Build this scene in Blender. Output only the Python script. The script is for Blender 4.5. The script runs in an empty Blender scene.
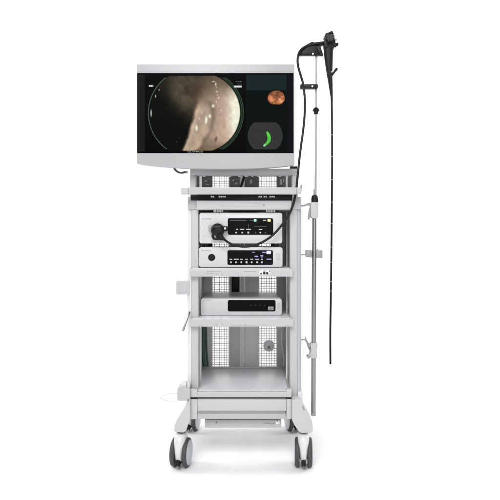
import bpy, bmesh, math, random
import numpy as np
from mathutils import Vector, Matrix

random.seed(7)
SC = bpy.context.scene
COL = SC.collection

# ------------------------------------------------------------------ layout
# Front plane of the trolley is Y=0 (metres); camera stands 2.6 m in front.
D, F = 2.6, 546.0            # camera distance, focal length in photo pixels
CX, CY = 246.0, 240.0        # principal point in the 500 px photo
ZC = 227.0 * D / F           # camera height above the floor

def k(Y): return (D + Y) / F
def PX(px, Y=0.0): return (px - CX) * k(Y)
def PZ(py, Y=0.0): return ZC - (py - CY) * k(Y)
def P(px, py, Y=0.0): return Vector((PX(px, Y), Y, PZ(py, Y)))

# ------------------------------------------------------------------ materials
def s2l(c):
    return tuple((v/12.92 if v <= 0.04045 else ((v+0.055)/1.055)**2.4) for v in [x/255.0 for x in c])

def mat(name, col, rough=0.45, metal=0.0, spec=0.5, coat=0.0, bump=0.0, bscale=400.0, var=0.03, vscale=6.0, rvar=.05, emit=None, estr=1.0):
    m = bpy.data.materials.new(name); m.use_nodes = True
    nt = m.node_tree; b = nt.nodes['Principled BSDF']
    if len(col) == 3: col = (*col, 1)
    b.inputs['Roughness'].default_value = rough
    b.inputs['Metallic'].default_value = metal
    b.inputs['Specular IOR Level'].default_value = spec
    b.inputs['Coat Weight'].default_value = coat
    tc = nt.nodes.new('ShaderNodeTexCoord')
    nz = nt.nodes.new('ShaderNodeTexNoise'); nz.inputs['Scale'].default_value = vscale; nz.inputs['Detail'].default_value = 5
    nt.links.new(tc.outputs['Object'], nz.inputs['Vector'])
    mx = nt.nodes.new('ShaderNodeMix'); mx.data_type = 'RGBA'
    mx.inputs['A'].default_value = tuple(max(0, c*(1-var)) for c in col[:3]) + (1,)
    mx.inputs['B'].default_value = tuple(min(1, c*(1+var)) for c in col[:3]) + (1,)
    nt.links.new(nz.outputs['Fac'], mx.inputs['Factor'])
    nt.links.new(mx.outputs['Result'], b.inputs['Base Color'])
    mr = nt.nodes.new('ShaderNodeMapRange')
    mr.inputs['To Min'].default_value = max(0.02, rough-rvar); mr.inputs['To Max'].default_value = min(1, rough+rvar)
    nt.links.new(nz.outputs['Fac'], mr.inputs['Value']); nt.links.new(mr.outputs['Result'], b.inputs['Roughness'])
    if bump:
        n2 = nt.nodes.new('ShaderNodeTexNoise'); n2.inputs['Scale'].default_value = bscale; n2.inputs['Detail'].default_value = 2
        nt.links.new(tc.outputs['Object'], n2.inputs['Vector'])
        bp = nt.nodes.new('ShaderNodeBump'); bp.inputs['Strength'].default_value = bump; bp.inputs['Distance'].default_value = 0.0006
        nt.links.new(n2.outputs['Fac'], bp.inputs['Height']); nt.links.new(bp.outputs['Normal'], b.inputs['Normal'])
    if emit:
        b.inputs['Emission Color'].default_value = (*emit, 1); b.inputs['Emission Strength'].default_value = estr
    return m

M = {
 'backdrop': mat('studio_white', (.93,.93,.935), .9, spec=.1, var=.006, vscale=1.2),
 'white': mat('white_powder_coat', (.50,.503,.515), .40, bump=.12, bscale=900, var=.015),
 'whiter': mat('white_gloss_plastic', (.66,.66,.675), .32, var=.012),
 'grey': mat('light_grey_powder_coat', (.465,.468,.48), .42, bump=.12, bscale=900, var=.015),
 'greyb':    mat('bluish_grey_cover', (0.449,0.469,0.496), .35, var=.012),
 'shelf': mat('shelf_powder_coat', (.45,.453,.466), .30, var=.015, rvar=.015),
 'midgrey':  mat('mid_grey_plastic', (0.280,0.280,0.294), .45, bump=.1, var=.03),
 'panel': mat('grey_back_panel', (.49,.49,.50), .4, bump=.1, var=.03),
 'panelpale': mat('pale_back_panel', (.64,.64,.66), .4, bump=.1, var=.03),
 'lattice': mat('pale_lattice', (.86,.86,.88), .5, var=.02),
 'fitting':  mat('grey_metal_fitting', (.30,.30,.31), .4, bump=.08, var=.03),
 'darkgrey': mat('dark_grey_plastic', (.022,.022,.024), .45, spec=.3, bump=.1, var=.1),
 'brighttray': mat('brightened_tray_white', (.78,.78,.805), .30, var=.015, rvar=.015),  # paler than the shelf lip, to lighten the shaded shelf tops
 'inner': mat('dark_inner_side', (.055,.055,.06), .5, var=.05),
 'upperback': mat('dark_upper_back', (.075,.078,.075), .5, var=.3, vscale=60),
 'liner':    mat('dark_liner', (.07,.07,.075), .55, var=.05),
 'black': mat('black_plastic', (.009,.009,.010), .42, spec=.22, bump=.1, var=.1),
 'rubber': mat('black_rubber', (.009,.009,.0105), .45, spec=.22, bump=.15, var=.12),
 'glossblk': mat('gloss_black_panel', (.0035,.0035,.0048), .22, spec=.045, var=.05),
 'tyre': mat('grey_tyre_rubber', (.050,.051,.055), .6, bump=.2, var=.06),
 'chrome': mat('brushed_steel', (.36,.36,.37), .34, metal=.45, var=.03),
 'tube': mat('satin_aluminium', (.31,.31,.32), .28, metal=.8, var=.03),
 'device': mat('device_white', (.555,.555,.57), .36, bump=.06, bscale=700, var=.012),
 'bezel': mat('monitor_bezel', (.405,.405,.42), .38, bump=.05, bscale=900, var=.01),
 'green':    mat('green_cable', (.022,.075,.045), .45, var=.1),
 'cableW':   mat('pale_cable', (.62,.62,.63), .45),
 'cableG':   mat('dark_grey_cable', (.07,.075,.07), .45),
 'ink':      mat('grey_ink', (.22,.22,.23), .6),
 'inkdark':  mat('black_ink', (.02,.02,.02), .6),
 'sticker':  mat('white_sticker', (.85,.85,.84), .45),
 'mark': mat('white_print_glow', (.30,.31,.32), .5, emit=(.8,.85,.9), estr=.25),  # printed marks given a faint glow so they read brighter
 'markdim2': mat('soft_print_glow', (.16,.16,.16), .5, emit=(.8,.85,.9), estr=.10),  # same added glow, weaker, for the screen lettering
 'markdim': mat('grey_print', (.06,.06,.065), .5),
 'lampG': mat('lamp_green_white', (.05,.08,.06), .4, emit=(.42,.92,.66), estr=.95),
 'lampY': mat('lamp_yellow_white', (.08,.07,.04), .4, emit=(1.0,.84,.42), estr=.95),
 'lampV': mat('lamp_violet_white', (.05,.05,.08), .4, emit=(.74,.70,1.0), estr=1.05),
 'markV': mat('violet_print_glow', (.15,.14,.3), .5, emit=(.45,.40,.85), estr=.5),  # print coloured and made to glow with the violet lamp's tint
 'clear': mat('pale_clear_plastic', (.72,.72,.74), .2, var=.01),
}

# ------------------------------------------------------------------ object helpers
def wloc(o):
    v = Vector((0,0,0))
    while o is not None:
        v += o.location; o = o.parent
    return v

def obj(name, bm, m, parent=None, smooth=35, local=False, loc=None):
    """link ONE mesh object; bm is in world space unless local."""
    me = bpy.data.meshes.new(name)
    bmesh.ops.recalc_face_normals(bm, faces=bm.faces[:])
    if not local and parent is not None:
        bmesh.ops.translate(bm, verts=bm.verts[:], vec=-wloc(parent))
    bm.to_mesh(me); bm.free()
    for x in (m if isinstance(m, (list, tuple)) else [m]):
        me.materials.append(M[x] if isinstance(x, str) else x)
    me.shade_smooth()
    me.set_sharp_from_angle(angle=math.radians(smooth))
    o = bpy.data.objects.new(name, me); COL.objects.link(o)
    o.parent = parent
    if loc is not None: o.location = loc
    return o

def thing(name, label, cat, loc, group=None):
    o = bpy.data.objects.new(name, None); COL.objects.link(o)
    o.location = loc; o.empty_display_size = .1
    o['label'] = label; o['category'] = cat
    if group: o['group'] = group
    return o

def join(bm, t, mi=0):
    vm = {v: bm.verts.new(v.co) for v in t.verts}
    for f in t.faces:
        try:
            nf = bm.faces.new([vm[v] for v in f.verts]); nf.material_index = mi
        except ValueError: pass
    t.free()

def box(bm, x0, x1, y0, y1, z0, z1, r=0.0, seg=2, mi=0):
    t = bmesh.new()
    bmesh.ops.create_cube(t, size=1)
    for v in t.verts:
        v.co = Vector(((x0+x1)/2 + v.co.x*(x1-x0), (y0+y1)/2 + v.co.y*(y1-y0), (z0+z1)/2 + v.co.z*(z1-z0)))
    if r > 0:
        bmesh.ops.bevel(t, geom=t.edges[:], offset=r, segments=seg, affect='EDGES', profile=.5)
    join(bm, t, mi)

def pbox(bm, x0, x1, y0, y1, Ya, Yb, r=0.0015, seg=2, mi=0):
    """box whose front face (at depth Ya) covers photo rectangle x0..x1, y0..y1."""
    box(bm, PX(x0,Ya), PX(x1,Ya), Ya, Yb, PZ(y1,Ya), PZ(y0,Ya), r, seg, mi)

def prism(bm, pts, Ya, Yb, r=0.0, seg=2, mi=0, holes=None):
    """polygon of (x,z) world pairs, extruded Ya..Yb."""
    t = bmesh.new()
    a = [t.verts.new((x, Ya, z)) for x, z in pts]
    f = t.faces.new(a)
    ex = bmesh.ops.extrude_face_region(t, geom=[f])
    for v in [e for e in ex['geom'] if isinstance(e, bmesh.types.BMVert)]: v.co.y = Yb
    bmesh.ops.recalc_face_normals(t, faces=t.faces[:])
    if r > 0:
        bmesh.ops.bevel(t, geom=t.edges[:], offset=r, segments=seg, affect='EDGES', profile=.5, clamp_overlap=True)
    join(bm, t, mi)

def pprism(bm, pts, Ya, Yb, r=0.0, seg=2, mi=0):
    prism(bm, [(PX(x,Ya), PZ(y,Ya)) for x, y in pts], Ya, Yb, r, seg, mi)

def rrect(x0, x1, y0, y1, r, n=5):
    out = []
    for cx, cy, a0 in ((x1-r,y0+r,-90),(x1-r,y1-r,0),(x0+r,y1-r,90),(x0+r,y0+r,180)):
        for i in range(n+1):
            a = math.radians(a0 + 90*i/n); out.append((cx+r*math.cos(a), cy+r*math.sin(a)))
    return out

def smooth_path(pts, n=8):
    pts = [Vector(p) for p in pts]; out = []
    for i in range(len(pts)-1):
        p0 = pts[max(0,i-1)]; p1 = pts[i]; p2 = pts[i+1]; p3 = pts[min(len(pts)-1,i+2)]
        for j in range(n):
            t = j/n
            out.append(.5*((2*p1)+(p2-p0)*t+(2*p0-5*p1+4*p2-p3)*t*t+(3*p1-p0-3*p2+p3)*t**3))
    out.append(pts[-1]); return out

def tube(bm, path, r, n=12, mi=0, caps=True):
    """sweep a circle along path; r a number or a list."""
    L = len(path); R = r if isinstance(r, (list, tuple)) else [r]*L
    rings = []; up = None
    for i, p in enumerate(path):
        d = (path[min(L-1,i+1)] - path[max(0,i-1)]).normalized()
        if up is None:
            up = Vector((0,1,0)) if abs(d.y) < .9 else Vector((1,0,0))
        u = (up - d*up.dot(d)).normalized(); w = d.cross(u); up = u
        rings.append([bm.verts.new(p + (u*math.cos(2*math.pi*j/n) + w*math.sin(2*math.pi*j/n))*R[i]) for j in range(n)])
    for a, b in zip(rings, rings[1:]):
        for j in range(n):
            f = bm.faces.new((a[j], a[(j+1)%n], b[(j+1)%n], b[j])); f.material_index = mi
    if caps:
        f = bm.faces.new(rings[0][::-1]); f.material_index = mi
        f = bm.faces.new(rings[-1]); f.material_index = mi

def lathe(bm, prof, org, axis='Z', n=32, mi=0, sx=1.0, sy=1.0):
    """prof: (radius, height) pairs revolved about an axis through org."""
    org = Vector(org)
    def pt(r, h, a):
        c, s = math.cos(a)*r*sx, math.sin(a)*r*sy
        return org + (Vector((c, s, h)) if axis == 'Z' else Vector((c, h, s)) if axis == 'Y' else Vector((h, c, s)))
    rings = [[bm.verts.new(pt(max(r,1e-5), h, 2*math.pi*j/n)) for j in range(n)] for r, h in prof]
    for a, b in zip(rings, rings[1:]):
        for j in range(n):
            f = bm.faces.new((a[j], a[(j+1)%n], b[(j+1)%n], b[j])); f.material_index = mi
    bm.faces.new(rings[0][::-1]).material_index = mi
    bm.faces.new(rings[-1]).material_index = mi

def loft(bm, secs, n=20, sq=1.0, mi=0):
    """secs: (centre Vector, half-width x, half-depth y), stacked mostly along Z."""
    rings = []
    for c, rx, ry in secs:
        ring = []
        for j in range(n):
            a = 2*math.pi*j/n; ca, sa = math.cos(a), math.sin(a)
            ring.append(bm.verts.new(c + Vector((math.copysign(abs(ca)**sq, ca)*rx, math.copysign(abs(sa)**sq, sa)*ry, 0))))
        rings.append(ring)
    for a, b in zip(rings, rings[1:]):
        for j in range(n):
            bm.faces.new((a[j], a[(j+1)%n], b[(j+1)%n], b[j])).material_index = mi
    bm.faces.new(rings[0][::-1]).material_index = mi; bm.faces.new(rings[-1]).material_index = mi

def text(name, s, px, py, Y, width_px, m, parent, bold=0.0, height_px=None):
    """flat lettering facing the viewer; px,py = left end / baseline."""
    cu = bpy.data.curves.new(name, 'FONT'); cu.body = s; cu.size = 1.0; cu.offset = bold; cu.extrude = 0.0
    o = bpy.data.objects.new(name+'_tmp', cu); COL.objects.link(o)
    bpy.context.view_layer.update()
    me = bpy.data.meshes.new_from_object(o.evaluated_get(bpy.context.evaluated_depsgraph_get()))
    bpy.data.objects.remove(o)
    co = np.zeros(len(me.vertices)*3); me.vertices.foreach_get('co', co); co = co.reshape(-1,3)
    x0, x1 = co[:,0].min(), co[:,0].max(); y0, y1 = co[:,1].min(), co[:,1].max()
    sx = width_px*k(Y)/(x1-x0); sz = sx if height_px is None else height_px*k(Y)/(y1-y0)
    org = wloc(parent)
    out = np.stack([PX(px,Y)+(co[:,0]-x0)*sx-org.x, np.full(len(co), Y-org.y), PZ(py,Y)+(co[:,1]-y0)*sz-org.z], 1)
    me.vertices.foreach_set('co', out.astype(np.float32).ravel())
    me.materials.clear(); me.materials.append(M[m])
    t = bpy.data.objects.new(name, me); COL.objects.link(t); t.parent = parent
    return t

def cyl_y(bm, px, py, Ya, Yb, rpx, n=24, bev=.15, mi=0):
    """short disc facing the viewer with a softened rim."""
    R = rpx*k(Ya); b = R*bev; s = 1 if Yb > Ya else -1
    lathe(bm, [(R-b, 0), (R-.3*b, .3*b*s), (R, b*s), (R, Yb-Ya)], P(px,py,Ya), 'Y', n, mi)

# ------------------------------------------------------------------ setting
def build_setting():
    bm = bmesh.new()
    prof = [(-7.0, 0.0), (1.2, 0.0)]
    R = 2.0
    for i in range(1, 25):
        a = math.pi/2*i/24; prof.append((1.2+R*math.sin(a), R-R*math.cos(a)))
    prof.append((3.2, 6.5))
    xs = np.linspace(-7, 7, 29)
    rows = [[bm.verts.new((x, y, z)) for x in xs] for y, z in prof]
    for a, b in zip(rows, rows[1:]):
        for j in range(len(xs)-1): bm.faces.new((a[j], a[j+1], b[j+1], b[j]))
    o = obj('floor', bm, 'backdrop', smooth=80)
    o['kind'] = 'structure'; o['label'] = 'seamless white studio floor curving up into a white background'
build_setting()

# ------------------------------------------------------------------ the trolley
cart = thing('medical_trolley', 'tall white medical equipment trolley on four twin wheel casters', 'trolley', (PX(244), .26, 0))

def mirror_px(x): return 488.4 - x     # the trolley's own mid line is px 244.2 at Y=0

def build_columns():
    Y0, Y1 = .03, .13
    for side in (0, 1):
        def mx(x): return x if side else mirror_px(x)
        a, b = sorted((mx(290), mx(297.2)))
        bm = bmesh.new()
        pbox(bm, a, b, 197, 402, Y0, Y1, .004, 3)
        c = obj('side_column', bm, 'grey', cart)
        # rounded outer cover, a D-shaped profile standing beside the post
        bm = bmesh.new()
        x_in, x_out = PX(mx(297.3), Y0+.008), PX(mx(301.9), Y0+.008)
        pr = []
        for i in range(9):
            t = math.pi/2*i/8
            pr.append((x_in+(x_out-x_in)*math.sin(t), Y0+.008+.030*(1-math.cos(t))))
        pr += [(x_out, .46), (x_in, .46)]
        z0, z1 = PZ(394, Y0), PZ(196.5, Y0)
        lo = [bm.verts.new((x, y, z0)) for x, y in pr]; hi = [bm.verts.new((x, y, z1)) for x, y in pr]
        n = len(pr)
        for j in range(n): bm.faces.new((lo[j], lo[(j+1)%n], hi[(j+1)%n], hi[j]))
        bm.faces.new(lo); bm.faces.new(hi[::-1])
        obj('column_cover', bm, 'greyb' if side else 'whiter', c)  # left cover painted whiter to carry the bright highlight along the post
        # foot cap at the base of the cover
        bm = bmesh.new(); a, b = sorted((mx(297.6), mx(303.0)))
        pbox(bm, a, b, 392.5, 401, Y0-.012, .12, .004, 3); obj('column_foot', bm, 'whiter', c)
        # joint line cap under the top drawer
        bm = bmesh.new(); a, b = sorted((mx(291.6), mx(300.5)))
        pbox(bm, a, b, 196.6, 209, Y0-.007, Y0+.05, .0012); obj('column_cap', bm, 'grey', c)
        # rear post, a thin pale upright seen through the bays
        bm = bmesh.new(); a, b = sorted((mx(287.6)-.6, mx(286.1)-.6))
        if not side: a, b = 199.5, 201.2
        else: a, b = 286.2, 287.6
        pbox(bm, a, b, 172, 368+8*0+20, .20, .225, .001); obj('rear_post', bm, 'sticker', cart)
        # inner side panel
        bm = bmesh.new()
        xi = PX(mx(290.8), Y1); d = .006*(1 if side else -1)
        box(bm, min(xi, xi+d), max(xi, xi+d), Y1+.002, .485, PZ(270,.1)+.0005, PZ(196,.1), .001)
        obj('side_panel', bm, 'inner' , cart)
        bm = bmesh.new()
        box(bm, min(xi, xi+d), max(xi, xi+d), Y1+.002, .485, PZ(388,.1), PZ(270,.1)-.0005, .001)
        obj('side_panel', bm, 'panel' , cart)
build_columns()

def build_top_frame():
    Y = .05
    bm = bmesh.new()
    outer = [(190,168.7),(298,168.7),(298,187.5),(190,187.5)]
    pbox(bm, 190, 298, 168.6, 175.0, Y, Y+.05, .002)
    obj('top_beam', bm, 'grey', cart)
    for a, b in ((190, 195.6), (292.4, 298)):
        bm = bmesh.new(); pbox(bm, a, b, 175.1, 197, Y+.001, Y+.05, .0015); obj('top_post', bm, 'grey', cart)
    bm = bmesh.new(); pbox(bm, 290.3, 297.2, 166.2, 168.3, Y+.005, Y+.045, .001); obj('top_cap', bm, 'black', cart)
    # hanging clips inside the window, a dashed pale line under the beam
    for i, x in enumerate((204, 214.5, 229, 239.6, 246.3, 252.5, 258.6, 271, 280, 287)):
        w = (2.2, 3.6, 4.2, 2.4, 3.4, 1.6, 2.8, 2.0, 1.8, 2.4)[i]
        bm = bmesh.new(); pbox(bm, x-w/2, x+w/2, 175.3, 176.6, Y+.02, Y+.03, .0004); obj('clip', bm, 'whiter', cart)
    # top deck, seen from below
    bm = bmesh.new(); box(bm, PX(197.5,.03), PX(291,.03), -.02, .47, PZ(194.2,0)+.004, PZ(188.5,0)-.004, .001)
    obj('top_shelf', bm, 'grey', cart)
    # front handle bar that juts out past both sides
    bm = bmesh.new(); pbox(bm, 188.2, 296.7, 187.2, 194.2, -.05, -.022, .002, 3)
    h = obj('handle_bar', bm, 'shelf', cart)
    bm = bmesh.new(); pbox(bm, 181, 188.1, 187.7, 194.3, -.047, -.024, .002, 3); obj('bar_end', bm, 'grey', h)
    bm = bmesh.new(); pbox(bm, 296.8, 301.4, 187.4, 194.0, -.047, -.024, .002, 3); obj('bar_end', bm, 'grey', h)
    bm = bmesh.new(); pprism(bm, [(300.3,187.3),(300.6,185),(301.5,183.8),(302.2,186),(302.0,190.2),(301.0,190.6)], -.04, -.03, .0008); obj('bar_hook', bm, 'midgrey', h)
    # black box painting the shade in the gap under the deck, with pale slots
    bm = bmesh.new(); pbox(bm, 190.6, 292.2, 195.0, 200.6, .022, .40, .0015); s = obj('deck_gap_shade', bm, 'black', cart)
    for a, b in ((210.8,216.2),(218.6,227.6),(258.5,262.5),(263.6,268.0),(269.5,276.0)):
        for i in range(int((b-a)/1.9)):
            bm = bmesh.new(); pbox(bm, a+i*1.9, a+i*1.9+1.45, 195.9, 197.4, .0205, .0235, 0); obj('slot', bm, 'sticker', s)
build_top_frame()

def build_drawer():
    bm = bmesh.new(); pbox(bm, 196.6, 291.4, 200.5, 209.6, -.004, .37, .003, 3)
    d = obj('keyboard_drawer', bm, 'grey', cart)
    bm = bmesh.new(); pbox(bm, 221, 263, 203.3, 206.6, -.0052, -.001, .0006); obj('drawer_label', bm, 'shelf', d)
    bm = bmesh.new(); pbox(bm, 263.2, 264.6, 203.6, 206.2, -.0058, -.001, .0006); obj('drawer_catch', bm, 'fitting', d)
    # brackets under the drawer
    for a, b in ((213.5, 224.5), (266, 276)):
        n = int((b-a)/1.6)
        for i in range(n):
            bm = bmesh.new(); pbox(bm, a+i*1.6, a+i*1.6+1.2, 209.8, 212.3, .03, .06, .0004); obj('bracket', bm, 'whiter', cart)
build_drawer()

def shelf(front_top, front_bot, x0, x1, yback, label=None):
    """flat tray with a turned-down front lip and low side lips."""
    bm = bmesh.new()
    z1 = PZ(front_top); z0 = PZ(front_bot)
    xa, xb = PX(x0), PX(x1)
    pts = [(0.0, z0), (0.0, z1-.004), (.0015, z1-.0012), (.006, z1), (yback, z1), (yback, z1-.016), (.016, z1-.016), (.016, z0)]
    lo = [bm.verts.new((xa, y, z)) for y, z in pts]; hi = [bm.verts.new((xb, y, z)) for y, z in pts]
    n = len(pts)
    for j in range(n): bm.faces.new((lo[j], lo[(j+1)%n], hi[(j+1)%n], hi[j]))
    bm.faces.new(lo[::-1]); bm.faces.new(hi)
    s = obj('shelf', bm, 'shelf', cart, smooth=50)
    bm = bmesh.new(); box(bm, xa+.012, xb-.012, .010, yback-.010, z1-.002, z1+.0015, .001); obj('brightened_tray', bm, 'brighttray', s)  # added sheet, its pale colour offsets the shade inside the bay
    return s

s1 = shelf(268.6, 276.6, 189.6, 292.6, .47)
s2 = shelf(319.0, 326.6, 189.8, 293.2, .47)
s3 = shelf(391.6, 397.2, 190.6, 291.2, .47)
def shelf_marks():
    bm = bmesh.new()
    for a, b, y in ((207,221,271.3),(207,214,273.4)):
        x = a
        while x < b:
            w = random.uniform(.5, 1.1); pbox(bm, x, min(b, x+w), y-.28, y+.28, -.0006, .0002, 0); x += w+.5
    x = 244
    while x < 255.5:
        w = random.uniform(.6, 1.2); pbox(bm, x, x+w, 271.3, 271.9, -.0006, .0002, 0); x += w+.5
    obj('lettering', bm, 'ink', s1)
    bm = bmesh.new(); pbox(bm, 259.6, 263.0, 270.6, 274.6, -.0012, .0003, .0003); pbox(bm, 266, 270, 270.4, 273.6, -.0012, .0003, .0003); obj('sticker', bm, 'sticker', s1)
    for x, y, r in ((261.0,273.6,.8),(264.2,272.9,1.15),(267.2,273.1,1.15),(269.4,271.2,.5)):
        bm = bmesh.new(); cyl_y(bm, x, y, -.004, .001, r); obj('socket', bm, 'black', s1)
    # end cheeks of the bottom shelf and dark buffers under it
    for a, b in ((190.2,197.2),(286.4,291.6)):
        bm = bmesh.new(); pbox(bm, a, b, 389.2, 397.4, -.004, .02, .003, 3); obj('shelf_corner', bm, 'white', s3)
        bm = bmesh.new(); pbox(bm, a+.6, b-.3, 397.6, 399.3, .002, .03, .0008); obj('buffer', bm, 'black', s3)
    # raised rim round the bottom shelf's back and sides
    bm = bmesh.new()
    box(bm, PX(192), PX(290), .462, .468, PZ(391.6)+.0005, PZ(391.6)+.012, .001)
    box(bm, PX(191.3), PX(192.4), .02, .46, PZ(391.6)-.001, PZ(391.6)+.009, .001)
    box(bm, PX(289.4), PX(290.5), .02, .46, PZ(391.6)-.001, PZ(391.6)+.009, .001)
    obj('shelf_rim', bm, 'shelf', s3)
    # same side lips on the middle shelf
    bm = bmesh.new()
    box(bm, PX(190.2), PX(191.4), .02, .46, PZ(319)-.001, PZ(319)+.007, .001)
    obj('shelf_rim', bm, 'shelf', s2); bm = bmesh.new()
    box(bm, PX(291.6), PX(292.8), .02, .46, PZ(319)-.001, PZ(319)+.007, .001)
    obj('shelf_rim', bm, 'shelf', s2)
shelf_marks()

def build_base():
    bm = bmesh.new(); pbox(bm, 197.4, 286.3, 399.4, 411.0, -.002, .44, .0025, 3)
    d = obj('base_drawer', bm, 'white', cart)
    bm = bmesh.new(); pbox(bm, 197.4, 284.5, 411.6, 419.0, .006, .44, .0015)
    obj('base_beam', bm, 'shelf', cart)
    bm = bmesh.new(); pbox(bm, 197.5, 284.6, 411.2, 413.0, -.0005, .012, .0004); obj('drawer_pull', bm, 'midgrey', d)
    for a, b in ((190.4,197.2),(286.5,291.6)):
        bm = bmesh.new(); pbox(bm, a, b, 399.4, 419.4, -.005, .10, .004, 3); obj('base_corner', bm, 'white', cart)
    bm = bmesh.new(); pbox(bm, 204.8, 281.4, 420.0, 427.8, .05, .40, .0015)
    p = obj('power_box', bm, 'grey', cart)
    bm = bmesh.new()
    x = 264.0
    while x < 275:
        w = random.uniform(.5, 1.1); pbox(bm, x, x+w, 423.0, 423.7, .0488, .0502, 0); x += w+.5
    obj('lettering', bm, 'ink', p)
    bm = bmesh.new(); pbox(bm, 275.6, 279.6, 420.6, 424.2, .0485, .0502, .0003); obj('sticker', bm, 'sticker', p)
    bm = bmesh.new(); cyl_y(bm, 277.2, 420.9, .046, .049, .8); obj('screw', bm, 'ink', p)
    bm = bmesh.new(); cyl_y(bm, 216.5, 422.6, .047, .051, .9); obj('screw', bm, 'ink', p)
build_base()

def build_back():
    Y = .485
    parts = [('panel', 194, 212.1, 172, 412), ('panel', 276.9, 297, 172, 412), ('panel', 229.1, 240.0, 172, 412), ('panelpale', 245.2, 258.9, 172, 412)]
    bm = bmesh.new()
    for i, (m, a, b, c, d) in enumerate(parts): pbox(bm, a, b, c, d, Y, Y+.012, .001, mi=1 if m == 'panelpale' else 0)
    # pieces closing the lattice openings above and below
    for a, b in ((212.2,229.0),(259.0,276.8)):
        pbox(bm, a, b, 368.6, 412, Y+.001, Y+.011, 0)
    bp = None
    bp = obj('back_panel', bm, ['panel','panelpale'], cart)
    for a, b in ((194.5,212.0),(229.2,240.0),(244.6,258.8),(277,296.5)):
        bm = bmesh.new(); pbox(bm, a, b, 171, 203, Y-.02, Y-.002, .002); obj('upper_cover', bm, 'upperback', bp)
    for x, y, w, h in ((206,181,2.4,1.6),(207.5,184.5,3,1.2),(233.4,180.4,1.6,2.2),(236.2,183.4,2.6,2.0),(281,182,2.2,5.5),(283.6,180.5,1.2,3.5),(251,181.5,2.4,4.0)):
        bm = bmesh.new(); pbox(bm, x-w/2, x+w/2, y-h/2, y+h/2, Y-.026, Y-.020, .0008); obj('connector_block', bm, 'midgrey', bp)
    bm = bmesh.new(); pbox(bm, 240.1, 244.3, 172, 412, Y-.012, Y+.012, .002); obj('cable_channel', bm, 'panelpale', bp)
    bm = bmesh.new(); pbox(bm, 244.4, 245.15, 172, 412, Y+.008, Y+.014, 0); obj('channel_gap', bm, 'liner', bp)
    bm = bmesh.new(); pbox(bm, 231.6, 239.4, 262, 292.0, Y-.006, Y-.0005, .001); obj('cable_slot', bm, 'black', bp)
    for a, b in ((212.2,229.0),(259.0,276.8)):
        bm = bmesh.new(); n = 7; pitch = (b-a)/n
        for i in range(n+1):
            x = a + i*pitch; w = .30 if 0 < i < n else .5
            pbox(bm, max(a,x-w), min(b,x+w), 174, 368.5, Y+.002, Y+.006, 0)
        y = 176.5
        while y < 368:
            pbox(bm, a, b, y-.29, y+.29, Y+.0025, Y+.0065, 0); y += pitch*.98
        obj('lattice', bm, 'lattice', bp)
    bm = bmesh.new(); cyl_y(bm, 269.0, 346.2, Y-.02, Y+.001, 5.5, n=40, bev=.08)
    g = obj('cable_knob', bm, 'panelpale', bp)
    bm = bmesh.new(); cyl_y(bm, 269.0, 347.4, Y-.026, Y-.019, 1.3); obj('knob_screw', bm, 'ink', g)
build_back()

def build_legs():
    L = [(190,400),(189.3,399.5),(186.3,405),(182.3,412.5),(177.2,420),(174.6,425),(173.8,430.4),(175.5,432.3),(183.6,432.6),(186.2,430.6),(187.6,426),(188.8,421.8),(190.1,418.5)]
    Rr = [(291.9,400),(297.6,399),(301.6,401),(304.6,407),(309.0,415),(312.6,422.5),(313.2,430.8),(311.4,433.2),(301.2,433.6),(298.4,431.5),(294.8,426),(292.0,420.5)]
    for side, pts in ((0, L), (1, Rr)):
        bm = bmesh.new()
        pprism(bm, pts, -.035, .055, .009, 4)
        leg = obj('leg', bm, 'white', cart, smooth=50)
        # rear end of the same foot
        bm = bmesh.new()
        dy = .46
        base = [(PX(x,-.035), PZ(y,-.035)) for x, y in pts]
        prism(bm, base, dy, dy+.08, .009, 4)
        obj('rear_leg', bm, 'white', cart, smooth=50)
        # beam joining them along the side
        bm = bmesh.new()
        xs = (190.0, 197.0) if side == 0 else (291.0, 298.0)
        box(bm, PX(xs[0]), PX(xs[1]), .05, .47, PZ(417), PZ(401), .004, 3)
        obj('side_beam', bm, 'white', cart)
        bm = bmesh.new()
        if side:
            pprism(bm, [(302.2,406.5),(303.4,406.2),(304.6,409.4),(303.8,410.6)], -.0385, -.03, .0005)
        else:
            cyl_y(bm, 187.9, 400.9, -.040, -.03, .9)
        obj('leg_screw', bm, 'midgrey', leg)
build_legs()

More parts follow.
